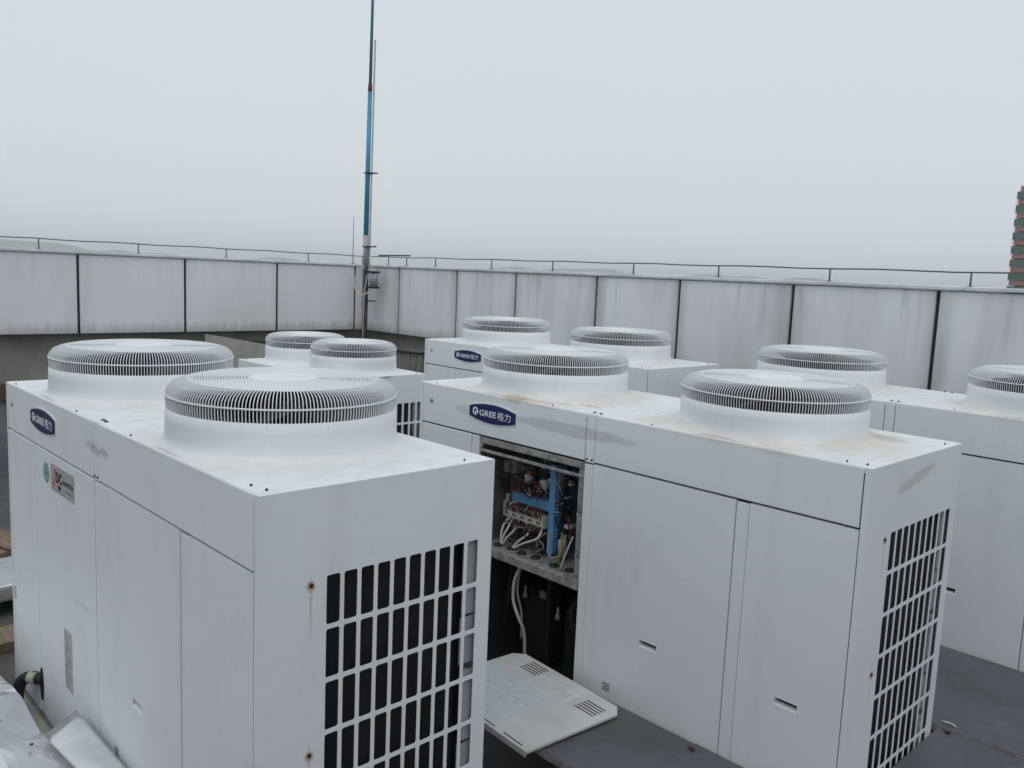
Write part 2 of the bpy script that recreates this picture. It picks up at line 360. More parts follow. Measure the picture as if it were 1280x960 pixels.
# ------------------------------------------------------------------ air conditioning units
def holed_sheet(mb, P, u0, u1, v0, v1, gu0, gv1, nu, nv, pu, pv, hu, hv, rad, t):
    """stamped sheet with nu x nv rounded openings; P(u, v, depth) -> point"""
    gu1 = gu0+nu*pu; gv0 = gv1-nv*pv
    def quad(a, b, c, d): mb.add([P(a, c, 0), P(b, c, 0), P(b, d, 0), P(a, d, 0)], [(0, 1, 2, 3)])
    quad(u0, gu0, v0, v1); quad(gu1, u1, v0, v1); quad(gu0, gu1, gv1, v1)
    if gv0 > v0+1e-4: quad(gu0, gu1, v0, gv0)
    for i in range(nu):
        for j in range(nv):
            a = gu0+i*pu; b = a+pu; d = gv1-j*pv; c = d-pv
            ha, hb = a+(pu-hu)/2, b-(pu-hu)/2; hc, hd = c+(pv-hv)/2, d-(pv-hv)/2
            inner = []; outer = []
            for (cx, cy, s, ox, oy) in ((hb-rad, hd-rad, 0, b, d), (ha+rad, hd-rad, 90, a, d), (ha+rad, hc+rad, 180, a, c), (hb-rad, hc+rad, 270, b, c)):
                arc = [(cx+rad*math.cos(math.radians(s+q)), cy+rad*math.sin(math.radians(s+q))) for q in (0, 45, 90)]
                inner += arc
                first = (ox, arc[0][1]) if s in (0, 180) else (arc[0][0], oy)
                last = (arc[2][0], oy) if s in (0, 180) else (ox, arc[2][1])
                outer += [first, (ox, oy), last]
            n = 12
            vs = [P(x, y, 0) for x, y in inner]+[P(x, y, 0) for x, y in outer]+[P(x, y, t) for x, y in inner]
            mb.add(vs, [(k, (k+1) % n, n+(k+1) % n, n+k) for k in range(n)]+[(k, 2*n+k, 2*n+(k+1) % n, (k+1) % n) for k in range(n)])
    # folded rims
    for a, b, c, d in ((u0, u1, v1, v1), (u0, u1, v0, v0)):
        mb.add([P(a, c, 0), P(b, c, 0), P(b, d, .022), P(a, d, .022)], [(0, 1, 2, 3)])
    for a in (u0, u1): mb.add([P(a, v0, 0), P(a, v1, 0), P(a, v1, .022), P(a, v0, .022)], [(0, 1, 2, 3)])
    return mb

def fan_meshes(R, nw, hs=1.0, lim=.386):
    out = {}
    skirt = MB().lathe([(R+.052, -.0005), (R+.040, .002), (R+.025, .006), (R+.012, .013), (R+.004, .026), (R+.001, .044), (R, .085*hs), (R-.002, .117*hs), (R-.006, .120*hs), (R-.010, .118*hs), (R-.012, .10*hs)], 120)
    skirt.v = [(x, max(-lim, min(lim, y)), z) for x, y, z in skirt.v]            # the flare is pressed flat where it meets the cabinet edge
    out['fan_skirt'] = skirt.mesh('fan_skirt', M['paint'])
    out['fan_well'] = (MB().lathe([(R-.0125, .112*hs), (R-.014, .09*hs), (R-.016, .02), (R-.05, .008), (.05, .008), (.01, .008)], 72).mesh('fan_well', M['black']))
    w = MB(); prof = [(R-.005, .112*hs), (R-.002, .14*hs), (R-.002, .165*hs), (R-.006, .179*hs), (R-.019, .194*hs), (R-.040, .2035*hs), (R-.062, .2065*hs), (R-.085, .2065*hs)]
    for k in range(nw):
        a = 2*math.pi*k/nw; ca, sa = math.cos(a), math.sin(a); vs = []
        for i, (r, z) in enumerate(prof):
            hw = .00125; p0 = prof[max(i-1, 0)]; p1 = prof[min(i+1, len(prof)-1)]
            tx, tz = p1[0]-p0[0], p1[1]-p0[1]; ln = math.hypot(tx, tz); nx, nz_ = tz/ln*.003, -tx/ln*.003
            for q, s in ((0, -1), (0, 1), (1, 1), (1, -1)):
                rr, zz = r-q*nx, z-q*nz_; vs.append((ca*rr-sa*s*hw, sa*rr+ca*s*hw, zz))
        n = len(prof)
        w.add(vs, [(i*4+j, i*4+(j+1) % 4, i*4+4+(j+1) % 4, i*4+4+j) for i in range(n-1) for j in range(4)])
    out['guard_wires'] = w.mesh('guard_wires', M['guard'])
    g = MB()
    for r, z, t in [(R-.0022, .160*hs, .0026), (R-.0055, .117*hs, .002)]:
        g.lathe([(r-t, z-t), (r+t, z-t), (r+t, z+t), (r-t, z+t)], 96, closed=True)
    out['guard_ring'] = g.mesh('guard_ring', M['guard'])
    g = MB(); r = .116                                  # close-set rings of the flat top, on twelve spokes
    while r < R-.06:
        g.lathe([(r-.0022, .2045*hs), (r+.0022, .2045*hs), (r+.0022, .2085*hs), (r-.0022, .2085*hs)], 80, closed=True); r += .0088
    for k in range(12):
        a = math.pi*k/6; ca, sa = math.cos(a), math.sin(a); q = []
        for rr in (.10, R-.07):
            for t, z in ((-.0025, .2015), (.0025, .2015), (.0025, .2044), (-.0025, .2044)): q.append((ca*rr-sa*t, sa*rr+ca*t, z*hs))
        g.add(q, [(0, 1, 5, 4), (1, 2, 6, 5), (2, 3, 7, 6), (3, 0, 4, 7)])
    out['guard_top'] = g.mesh('guard_top', M['guard'])
    out['guard_cap'] = MB().lathe([(.112, .2065*hs), (.112, .211*hs), (.106, .2145*hs), (.06, .2165*hs), (.015, .217*hs)], 48).mesh('guard_cap', M['paint'])
    f = MB().lathe([(.095, .008), (.095, .165*hs), (.085, .188*hs), (.015, .192*hs)], 32)
    for k in range(4):
        a0 = k*math.pi/2+.3; top = []; bot = []
        for i in range(5):
            for j in range(4):
                r = .09+(R-.125)*i/4; a = a0+(j/3-.5)*(1.0-.15*i/4)+.25*i/4; z = .045+.125*hs*(j/3)
                top.append((r*math.cos(a), r*math.sin(a), z+.004)); bot.append((r*math.cos(a), r*math.sin(a), z))
        q = lambda i, j: i*4+j
        f.add(top+bot, [(q(i,j),q(i+1,j),q(i+1,j+1),q(i,j+1)) for i in range(4) for j in range(3)]+[(20+q(i,j),20+q(i,j+1),20+q(i+1,j+1),20+q(i+1,j)) for i in range(4) for j in range(3)]+
              [(q(4,j),20+q(4,j),20+q(4,j+1),q(4,j+1)) for j in range(3)]+[(q(i,0),20+q(i,0),20+q(i+1,0),q(i+1,0)) for i in range(4)]+[(q(i,3),q(i+1,3),20+q(i+1,3),20+q(i,3)) for i in range(4)], True)
    out['fan_blades'] = f.mesh('fan_blades', M['blade'])
    return out
FAN_BIG = fan_meshes(FR, 212); FAN_SMALL = fan_meshes(.293, 168, lim=.36)
def place_fan(root, meshes, x, y, z, turn):
    s = link('fan_housing', meshes['fan_skirt'], root, (x, y, z))
    for k in ('fan_well', 'guard_wires', 'guard_ring', 'guard_top', 'guard_cap', 'fan_blades'):
        c = link(k, meshes[k], s)
        if k == 'fan_blades': c.rotation_euler.z = turn
        if k in ('guard_wires', 'guard_top'): stuff(c)
    return s

BADGE_TXT = None
def badge(root, x, z):                                  # navy barrel-shaped badge, white rim and letters
    w_, e, c_ = .164, .0245, .046
    def outline(g):
        p = []
        for i in range(13):
            t = -1+i/6; p.append((x+t*(w_+g), z-(c_-(c_-e)*t*t)-g))
        for i in range(13):
            t = 1-i/6; p.append((x+t*(w_+g), z+(c_-(c_-e)*t*t)+g))
        return p
    b = MB().prism(outline(0), -.006, 0).build('badge', 'navy', root)
    MB().prism(outline(.006), -.003, 0).build('badge_rim', 'white', b)
    d = MB(); n = 20                                    # the round mark: ring with a bent tail
    cx, cz, R_ = x-.118, z+.001, .021
    for k in range(n-4):
        a0, a1 = math.radians(-40+k*18), math.radians(-40+(k+1)*18)
        d.add([(cx+R_*math.cos(a0), -.0065, cz+R_*math.sin(a0)), (cx+R_*math.cos(a1), -.0065, cz+R_*math.sin(a1)), (cx+.012*math.cos(a1), -.0065, cz+.012*math.sin(a1)), (cx+.012*math.cos(a0), -.0065, cz+.012*math.sin(a0))], [(0, 1, 2, 3)])
    d.box(cx-.001, cx+.019, -.0068, -.006, cz-.004, cz+.003).box(cx-.002, cx+.006, -.0067, -.006, cz-.02, cz+.0)
    d.build('emblem', 'white', b)
    put_text('lettering', 'GREE', .040, 'white', b, x-.088, -.0065, z-.0145, .118, .0006)
    put_text('lettering', '\u683c\u529b', .044, 'white', b, x+.040, -.0065, z-.017, .092, .0)
    return b
def screw(root, x, y, z, axis, r=.006):
    if axis == 'z': return MB().lathe([(r, -.001), (r, .003), (r*.6, .005), (.0005, .005)], 10, (x, y, z)).build('screw', 'screw', root)
    m = MB(); m.lathe([(r, -.001), (r, .003), (r*.6, .005), (.0005, .005)], 10)
    me = m.mesh('screw', M['screw']); me.transform(Matrix.Rotation(math.pi/2, 4, 'Y' if axis == 'x' else 'X')); me.transform(Matrix.Translation((x, y, z)))
    return link('screw', me, root)
def front_sheet(root, name, x0, x1, z0, z1, holes=()):
    """folded front sheet at y 0..0.018 with optional handle recesses (x0,x1,z0,z1)"""
    if not holes: return MB().bbox(x0, x1, 0, .018, z0, z1, .0025).build(name, 'paint', root)
    m = MB(); xs = sorted({x0, x1, *[h[0] for h in holes], *[h[1] for h in holes]}); zs = sorted({z0, z1, *[h[2] for h in holes], *[h[3] for h in holes]})
    for a, b in zip(xs, xs[1:]):
        for c, d in zip(zs, zs[1:]):
            if any(h[0] <= a and b <= h[1] and h[2] <= c and d <= h[3] for h in holes): continue
            m.add([(a, 0, c), (b, 0, c), (b, 0, d), (a, 0, d)], [(0, 1, 2, 3)])
    for a, c, b, d in ((x0, z0, x1, z0), (x1, z0, x1, z1), (x1, z1, x0, z1), (x0, z1, x0, z0)):
        m.add([(a, 0, c), (b, 0, d), (b, .018, d), (a, .018, c)], [(0, 1, 2, 3)])
    me = m.mesh(name, M['paint']); p = link(name, me, root)
    for h in holes:                                     # pressed pocket: dark upper throat, light sloping tray
        a, b, c, d = h
        t = MB().add([(a, 0, c), (b, 0, c), (b, .0215, c+.009), (a, .0215, c+.009)], [(0, 1, 2, 3)])
        t.add([(a, 0, c), (a, .0215, c+.009), (a, .0215, d), (a, 0, d)], [(0, 1, 2, 3)]).add([(b, 0, c), (b, .0215, c+.009), (b, .0215, d), (b, 0, d)], [(0, 1, 2, 3)])
        t.build('handle_tray', 'paint', p)
        MB().add([(a, .0212, c+.008), (b, .0212, c+.008), (b, .0212, d), (a, .0212, d), (b, 0, d), (a, 0, d)], [(0, 1, 2, 3), (3, 2, 4, 5)]).build('handle_throat', 'slot', p)
    return p
def slots(root, x, z, n=4, w=.05, pitch=.011, slant=0.0, name='vent_slot'):
    for k in range(n):
        zz = z+k*pitch; MB().prism([(x, zz), (x+w, zz+slant), (x+w, zz+.004+slant), (x, zz+.004)], -.0008, .004).build(name, 'slot', root)
HANDLE_Z = (.284, .312)
def make_unit(name, label, loc, open_bay=False, group=None, small_bits=True):
    root = thing(name, label, 'AC unit', (loc[0], loc[1], BASE_Z), group); off = -BASE_Z
    body = bpy.data.objects.new('tmp', None)
    parts_before = set(bpy.data.objects)
    bh = H-.21                                         # seam under the fascia band
    G = .0020
    z0 = BASE_Z+.055
    # base rails
    MB().bbox(.01, L-.01, .012, .06, BASE_Z, z0-.004, .004).box(.01, L-.01, D-.06, D-.012, BASE_Z, z0-.004).box(.02, .07, .06, D-.06, BASE_Z+.001, z0-.006).box(L-.07, L-.02, .06, D-.06, BASE_Z+.001, z0-.006).build('base_rail', 'zinc', root)
    # dark inner frame that the sheets are fixed to
    c = MB()
    ox0, ox1 = .485, 1.157
    c.box(.03, ox0-.004, .020, D-.03, z0, H-.022); c.box(ox1+.004, L-.075, .0225, D-.03, z0, H-.022)
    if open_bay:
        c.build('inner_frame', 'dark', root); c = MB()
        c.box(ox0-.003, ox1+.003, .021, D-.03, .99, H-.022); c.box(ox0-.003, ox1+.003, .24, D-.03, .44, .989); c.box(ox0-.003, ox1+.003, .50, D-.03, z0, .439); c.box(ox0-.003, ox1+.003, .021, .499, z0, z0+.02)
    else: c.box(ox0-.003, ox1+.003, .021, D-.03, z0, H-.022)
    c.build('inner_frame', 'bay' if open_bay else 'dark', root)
    # fascia band
    f1 = front_sheet(root, 'fascia_panel', .022, 1.163-G, bh+.004, H-.003); f2 = front_sheet(root, 'fascia_panel', 1.217+G, L-.0275, bh+.004, H-.003)
    MB().bbox(1.163+G, 1.217-G, .002, .018, bh-.002, H-.003, .002).build('fascia_joint', 'paint', root)
    # lower sheets: panel, post, door, centre strip, panel, post, panel
    zt = bh-.004; zb = z0
    front_sheet(root, 'front_panel', .022, .420-G, zb, zt)
    MB().bbox(.420+G, .476-G, .003, .018, zb, zt, .002).build('front_post', 'paint', root)
    if not open_bay: front_sheet(root, 'service_door', .479, 1.163-G, zb, zt)
    MB().bbox(1.163+G, 1.217-G, .003, .018, zb, zt-.006, .002).build('front_post', 'paint', root)
    p3 = front_sheet(root, 'front_panel', 1.217+G, 1.915-G, zb, zt, [(1.516, 1.602, *HANDLE_Z)])
    MB().bbox(1.915+G, 1.971-G, .003, .018, zb, zt-.004, .002).build('front_post', 'paint', root)
    p4 = front_sheet(root, 'front_panel', 1.971+G, L-.0255, zb, zt, [(2.131, 2.219, *HANDLE_Z)])
    # stamped end panels with coil behind
    for side in (1, 0):
        X = L if side else 0.0; sg = -1 if side else 1
        m = MB(); holed_sheet(m, lambda u, v, d: (X+sg*d, u, v), 0.0, D, z0-.01, H-.002, .1935, .9625, 10, 7, .0555, .153, .0425, .1390, .006, .0018)
        m.build('end_panel', 'paint', root)
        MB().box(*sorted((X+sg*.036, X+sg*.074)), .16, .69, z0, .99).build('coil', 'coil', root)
        for k, (q0, q1) in enumerate(((z0, .10), (.13, .27), (.285, .52), (.545, .70), (.712, .985))):
            MB().box(*sorted((X+sg*(.016+.004*(k % 2)), X+sg*.024)), .698+.004*(k % 3), .775, q0, q1).build('coil_bracket', 'bracket', root)
        for zz in (.939, .455): screw(root, X-sg*.0, .152, zz, 'x', .0065)
    m = MB(); holed_sheet(m, lambda u, v, d: (L-u, D-d, v), .001, L-.001, z0, H-.003, .09, .9625, 40, 7, .0555, .153, .0415, .1385, .006, .006)
    m.build('rear_panel', 'paint', root)
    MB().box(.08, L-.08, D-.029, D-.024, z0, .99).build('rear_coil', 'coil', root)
    # top sheets with pressed ridges
    for a, b in ((.001, L/2-.0275), (L/2+.0275, L-.001)):
        t = MB().bbox(a, b, .001, D-.001, H-.022, H, .004)
        mid = a if a > .5 else b
        for k in (1, 2, 3):
            x = mid+(.05*k if a > .5 else -.05*k); t.prism([(x-.008, H-.001), (x-.003, H+.003), (x+.003, H+.003), (x+.008, H-.001)], .06, D-.06)
        t.build('top_panel', 'paint', root)
    MB().bbox(L/2-.0265, L/2+.0265, .003, D-.003, H-.020, H+.0015, .003).build('top_joint', 'paint', root)
    for k in (0, 1): place_fan(root, FAN_BIG, FX[k], FY, H, 1.1*k+loc[0])
    for x, y, r in ((L/2-.018, .03, .0075), (L/2+.018, .028, .0075), (.12, .012, .003), (.95, .012, .003), (1.5, .012, .003), (L-.10, .03, .0035), (L-.035, .04, .004), (L-.03, .7, .003), (L/2-.018, D-.03, .0075), (L/2+.018, D-.028, .0075)):
        screw(root, x, y, H+.0012, 'z', r)
    for x in (1.175, 1.205): screw(root, x, .003, bh+.012, 'y', .005)
    MB().lathe([(.0005, 0), (.011, 0), (.011, .004), (.0005, .005)], 14).build('plug', 'plug', root).matrix_local = Matrix.Translation((.097, -.0005, 1.118)) @ Matrix.Rotation(math.pi/2, 4, 'X')
    bd = badge(root, .567, 1.112)
    slots(root, 1.335, .025, 4, .04, .010, .002)
    slots(root, .03, .20, 5, .035, .012, .01)
    for ob in set(bpy.data.objects)-parts_before:
        if ob.parent is root: ob.location.z += off
    bpy.data.objects.remove(body)
    return root
M['plug'] = mat('faded_plug', (0.42, 0.30, 0.25), .6)
GRP = 'two-fan air conditioning units in rows'
unitA = make_unit('ac_outdoor_unit', 'white two-fan air conditioning unit with round green sticker and grey poster on its front', UA, group=GRP)
unitB = make_unit('ac_outdoor_unit', 'white two-fan air conditioning unit standing open with wiring and blue ducts showing', UB, open_bay=True, group=GRP)
unitD = make_unit('ac_outdoor_unit', 'closed white two-fan air conditioning unit directly behind the opened one, by the stained parapet wall', UD, group=GRP)
unitE = make_unit('ac_outdoor_unit', 'closed white two-fan air conditioning unit beyond the grilled end of the opened one', UE, group=GRP)

# things that only unit A carries
M['sticker_green'] = simple_noise('faded_green_sticker', (0.16, 0.36, 0.31), (0.36, 0.48, 0.44), 40, .5)
M['sticker_grey'] = simple_noise('faded_poster', (0.43, 0.42, 0.39), (0.36, 0.355, 0.335), 14, .5)
M['red'] = mat('faded_red_print', (0.48, 0.12, 0.10), .5)
M['ink'] = mat('black_print', (0.02, 0.02, 0.02), .5)
M['inkg'] = mat('grey_print', (0.22, 0.22, 0.22), .5)
M['greenline'] = mat('green_print', (0.06, 0.26, 0.20), .5)
def A_(o): o.location.z += -BASE_Z; return o
disc = MB().prism([(.590+.041*math.cos(t*math.pi/16), .905+.041*math.sin(t*math.pi/16)) for t in range(32)], -.0008, .001)
st = A_(disc.build('round_sticker', 'sticker_green', unitA))
rg = MB()
for k in range(32):
    a, b = k*math.pi/16, (k+1)*math.pi/16
    for r0, r1 in ((.036, .040), (.016, .019)):
        rg.add([(.59+r*math.cos(t), -.0012, .905+r*math.sin(t)) for r, t in ((r0, a), (r1, a), (r1, b), (r0, b))], [(0, 1, 2, 3)])
rg.box(.572, .608, -.0012, -.0009, .900, .909).build('sticker_print', 'greenline', st)
ps = A_(MB().box(.650, .945, -.0008, .001, .850, .957).build('poster_sticker', 'sticker_grey', unitA))
MB().prism([(.668, .905), (.690, .880), (.700, .940), (.722, .948), (.700, .868), (.684, .862)], -.0012, -.0009).build('poster_print', 'red', ps)
put_text('poster_lettering', 'DC', .056, 'ink', ps, .722, -.0012, .894, .072, .0022)
put_text('poster_lettering', 'INVERTER', .026, 'ink', ps, .808, -.0012, .898, .126, .0006)
pm = MB().prism([(.735, .882), (.785, .882), (.760, .858)], -.0012, -.0009); pm.build('poster_print', 'ink', ps)
for k in range(9): MB().box(.83+.012*k, .838+.012*k, -.0012, -.0009, .872, .884).build('poster_print', 'inkg', ps)
np_ = A_(MB().box(.775, .873, -.0008, .001, .06, .31).build('name_plate', 'sticker_plate', unitA) if 'sticker_plate' in M else MB().box(.775, .873, -.0008, .001, .06, .31).build('name_plate', simple_noise('weathered_plate', (0.46, 0.46, 0.45), (0.30, 0.30, 0.30), 45, .5), unitA))
for k in range(10):
    MB().box(.785, .785+random.uniform(.04, .08), -.0012, -.0009, .085+.022*k, .091+.022*k).build('plate_print', 'inkg', np_)
# pipe cut-out low on the front of unit A
A_(MB().prism([(.435+.022*math.cos(t*math.pi/8), -.065+.075*math.sin(t*math.pi/8)) for t in range(16)], -.0015, .002).build('pipe_cutout', 'black', unitA))

# ------------------------------------------------------------------ opened bay of unit B
M['pcb'] = simple_noise('green_circuit_board', (0.006, 0.045, 0.03), (0.012, 0.022, 0.018), 60, .45)
M['blued'] = simple_noise('blue_wiring_duct', (0.13, 0.33, 0.58), (0.10, 0.26, 0.48), 20, .45)
M['cream'] = mat('cream_contactor', (0.55, 0.53, 0.46), .45)
M['clear'] = mat('milky_capacitor', (0.40, 0.44, 0.46), .35)
M['plate'] = simple_noise('galvanised_back_plate', (0.15, 0.155, 0.16), (0.10, 0.10, 0.10), 12, .5, metal=.3)
for n_, c_ in dict(w_red=(.22, .03, .02), w_brown=(.10, .035, .02), w_black=(.01, .01, .012), w_white=(.5, .5, .48), w_yellow=(.25, .18, .04), w_orange=(.22, .08, .03), w_grey=(.25, .25, .26)).items(): M[n_] = mat(n_, c_, .45)
def B_(o): o.location.z += -BASE_Z; return o
box_ = B_(MB().box(.484, 1.158, .214, .228, .452, .985).build('electrical_box', 'plate', unitB))
MB().box(.482, .488, .02, .214, .452, .985).build('box_side', 'plate', box_); MB().box(1.128, 1.158, .012, .214, .452, .960).build('box_side', 'zinc', box_)
sh = MB().bbox(.484, 1.1575, .006, .214, .437, .451, .002).box(.484, 1.1575, .004, .010, .412, .4365).build('shelf', 'zinc', box_)
MB().bbox(.482, 1.160, .008, .05, .958, .990, .003).build('top_rail', 'zinc', box_)
MB().bbox(.484, 1.156, .004, .016, .918, .932, .002).build('top_rail', 'zinc', box_)
for z in (.96, .93, .86, .76, .66, .56, .47):
    MB().box(1.140, 1.146, .0095, .0125, z, z+.006).build('rail_hole', 'black', box_)
MB().box(.486, .500, .002, .0065, .940, .965).build('hinge_tab', 'zinc', box_)
# boards
MB().box(.600, .826, .196, .202, .735, .930).build('circuit_board', 'pcb', box_); MB().box(.884, 1.118, .196, .202, .50, .925).build('circuit_board', 'pcb', box_)
def comp(x0, x1, z0, z1, d, m, name='component', y1=.1955): return MB().bbox(x0, x1, y1-d, y1, z0, z1, .002).build(name, m, box_)
rnd = random.Random(5)
for k in range(34):
    side = k % 2; x = rnd.uniform(.605, .80) if side else rnd.uniform(.89, 1.09); z = rnd.uniform(.74, .90) if side else rnd.uniform(.51, .90)
    comp(x, x+rnd.uniform(.010, .030), z, z+rnd.uniform(.008, .03), rnd.uniform(.012, .045), rnd.choice(['ink', 'ink', 'pcb', 'clear', 'cream', 'w_grey', 'greenline', 'w_orange']))
comp(.563, .828, .664, .716, .055, 'blued', 'wiring_duct', .212)
vd = comp(.836, .873, .470, .905, .075, 'blued', 'wiring_duct', .212)
for k in range(24): MB().box(.873, .886, .150, .156, .485+.0172*k, .493+.0172*k).build('duct_finger', 'blued', vd)
for k in range(5):                                     # contactors on their rail
    x = .532+.0556*k; cb = comp(x, x+.0535, .578, .634, .075, 'cream', 'contactor', .205)
    MB().box(x+.012, x+.040, .1285, .1305, .598, .612).build('contactor_window', 'inkg', cb)
    MB().box(x+.020, x+.028, .127, .129, .602, .608).build('contactor_button', 'ink', cb)
    for s in (.010, .0265, .043):
        MB().box(x+s-.004, x+s+.004, .128, .1305, .620, .629).build('contactor_terminal', 'ink', cb); MB().box(x+s-.004, x+s+.004, .128, .1305, .581, .589).build('contactor_terminal', 'ink', cb)
for x, z in ((.668, .775), (.778, .770)):
    MB().lathe([(.0005, 0), (.022, 0), (.023, .003), (.023, .040), (.020, .043), (.0005, .043)], 20, (x, .165, z)).build('capacitor', 'clear', box_)
MB().lathe([(.0005, 0), (.021, 0), (.021, .075), (.018, .08), (.0005, .08)], 20, (.925, .15, .475)).build('capacitor', 'clear', box_)
for x, z in ((.500, .800), (.552, .805)): comp(x, x+.038, z, z+.062, .06, 'w_grey', 'relay', .21)
for x, z in ((.498, .60), (.515, .64), (.505, .56)): comp(x, x+.022, z, z+.05, .05, 'clear', 'terminal_block', .21)
for k, x in enumerate((.575, .655, .735, .82, .95, 1.04)):
    MB().lathe([(.008, 0), (.024, 0), (.024, .006), (.012, .009), (.008, .009)], 18, (x, .07+.012*(k % 2), .4515)).build('grommet', 'black', box_)
def wires(n, m, gen, r, name='wire_bundle', parent=None):
    q = MB()
    for k in range(n): q.tube(bez(gen(k), 4), r, 5)
    return stuff(q.build(name, m, parent or box_))
rv = rnd.uniform
def jumble(x0, x1, z0, z1, y=.14):
    def g(k):
        x, z = rv(x0, x1), rv(z0, z1); p = [(x, rv(y-.02, .19), z)]
        for _ in range(3): p.append((min(max(p[-1][0]+rv(-.05, .05), x0), x1), rv(y-.03, y+.04), min(max(p[-1][2]+rv(-.06, .06), z0), z1)))
        return p
    return g
# short leads from the blue duct into the contactors, and out below
def lead_up(k): x = .54+.265*(k/22); return [(x, .165, .668), (x+rv(-.006, .006), .115+rv(-.01, .02), .655), (x+rv(-.008, .008), .13, .628)]
def lead_dn(k): x = .54+.265*(k/22); return [(x, .13, .588), (x+rv(-.01, .01), .105+rv(-.01, .01), .565), (x+rv(-.02, .02), .15, .545+rv(-.03, .01)), (x+rv(-.03, .03), .19, .53)]
for m_, n_ in (('w_red', 5), ('w_brown', 8), ('w_black', 16), ('w_white', 5)):
    wires(n_, m_, lambda k: lead_up(rv(0, 22)), .0026); wires(n_, m_, lambda k: lead_dn(rv(0, 22)), .0026)
for m_, n_ in (('w_red', 4), ('w_brown', 6), ('w_black', 13), ('w_white', 3), ('w_orange', 3)):
    wires(n_, m_, jumble(.60, .82, .72, .80), .0026); wires(n_, m_, jumble(.89, 1.11, .52, .88, .15), .0026)
wires(7, 'w_black', jumble(.50, .56, .48, .78), .003); wires(4, 'w_red', jumble(.50, .58, .68, .90), .0026); wires(12, 'w_black', jumble(.88, .91, .49, .90, .16), .0028); wires(10, 'w_white', jumble(.875, .90, .68, .90, .15), .002)
wires(14, 'w_black', jumble(.60, .83, .465, .56, .12), .0035); wires(5, 'w_grey', jumble(.60, .83, .465, .56, .12), .0035)
for i, (a, b_) in enumerate(((.565, .578), (.645, .585), (.60, .578), (.735, .655), (.805, .66))):   # thick white cables in V pairs
    MB().tube(bez([(a, .13, .575), (a+.002, .10, .54), ((a+b_)/2, .085, .50), (b_, .082, .455)], 6), .0055, 8).build('power_cable', 'wirew', box_)
MB().tube(bez([(.90, .10, .60), (.905, .075, .53), (.94, .06, .492), (.985, .075, .52), (.98, .11, .60)], 8), .005, 8).build('power_cable', 'w_grey', box_)
MB().tube(bez([(.95, .12, .60), (.99, .07, .54), (.985, .06, .495), (.95, .065, .468)], 8), .006, 8).build('power_cable', 'w_yellow', box_)
MB().tube(bez([(1.06, .07, .62), (1.04, .05, .54), (1.01, .05, .46)], 6), .004, 8).build('power_cable', 'wirew', box_)
# lower compartment
low = B_(MB().lathe([(.0005, 0), (.105, 0), (.11, .02), (.11, .30), (.09, .36), (.03, .385), (.0005, .385)], 32, (.66, .33, -.17)).build('compressor', 'bay', unitB))
MB().box(.735, .775, .21, .222, .20, .235).build('compressor_label', 'w_grey', low)
low2 = B_(MB().lathe([(.0005, 0), (.125, 0), (.13, .02), (.13, .32), (.11, .39), (.03, .415), (.0005, .415)], 32, (.98, .33, -.17)).build('compressor', 'bay', unitB))
B_(MB().bbox(.77, .80, .22, .25, -.17, .36, .004).build('bracket_post', 'black', unitB))
B_(MB().tube(bez([(.745, .05, .437), (.748, .045, .38), (.715, .05, .31), (.705, .06, .21), (.735, .07, .13), (.75, .10, .04), (.745, .12, -.19)], 8), .008, 8).build('drain_hose', 'wirew', unitB))
B_(MB().tube(bez([(.775, .07, .41), (.742, .06, .37), (.725, .065, .26), (.745, .08, .15), (.74, .09, .02)], 8), .006, 8).build('sensor_cable', 'w_grey', unitB))
for x, z in ((.60, .30), (.675, .24), (.90, .20)):
    B_(MB().lathe([(.0005, 0), (.012, 0), (.012, .02), (.006, .025), (.006, .06), (.0005, .06)], 12, (x, .17, z-.05)).build('service_valve', 'w_grey', unitB))
B_(MB().tube(bez([(1.06, .16, .32), (1.02, .14, .25), (1.03, .14, .16), (1.08, .16, .12)], 8), .013, 10).build('refrigerant_pipe', 'black', unitB))
B_(MB().tube(bez([(.55, .20, .35), (.56, .17, .20), (.54, .17, .0)], 8), .012, 10).build('refrigerant_pipe', 'black', unitB))

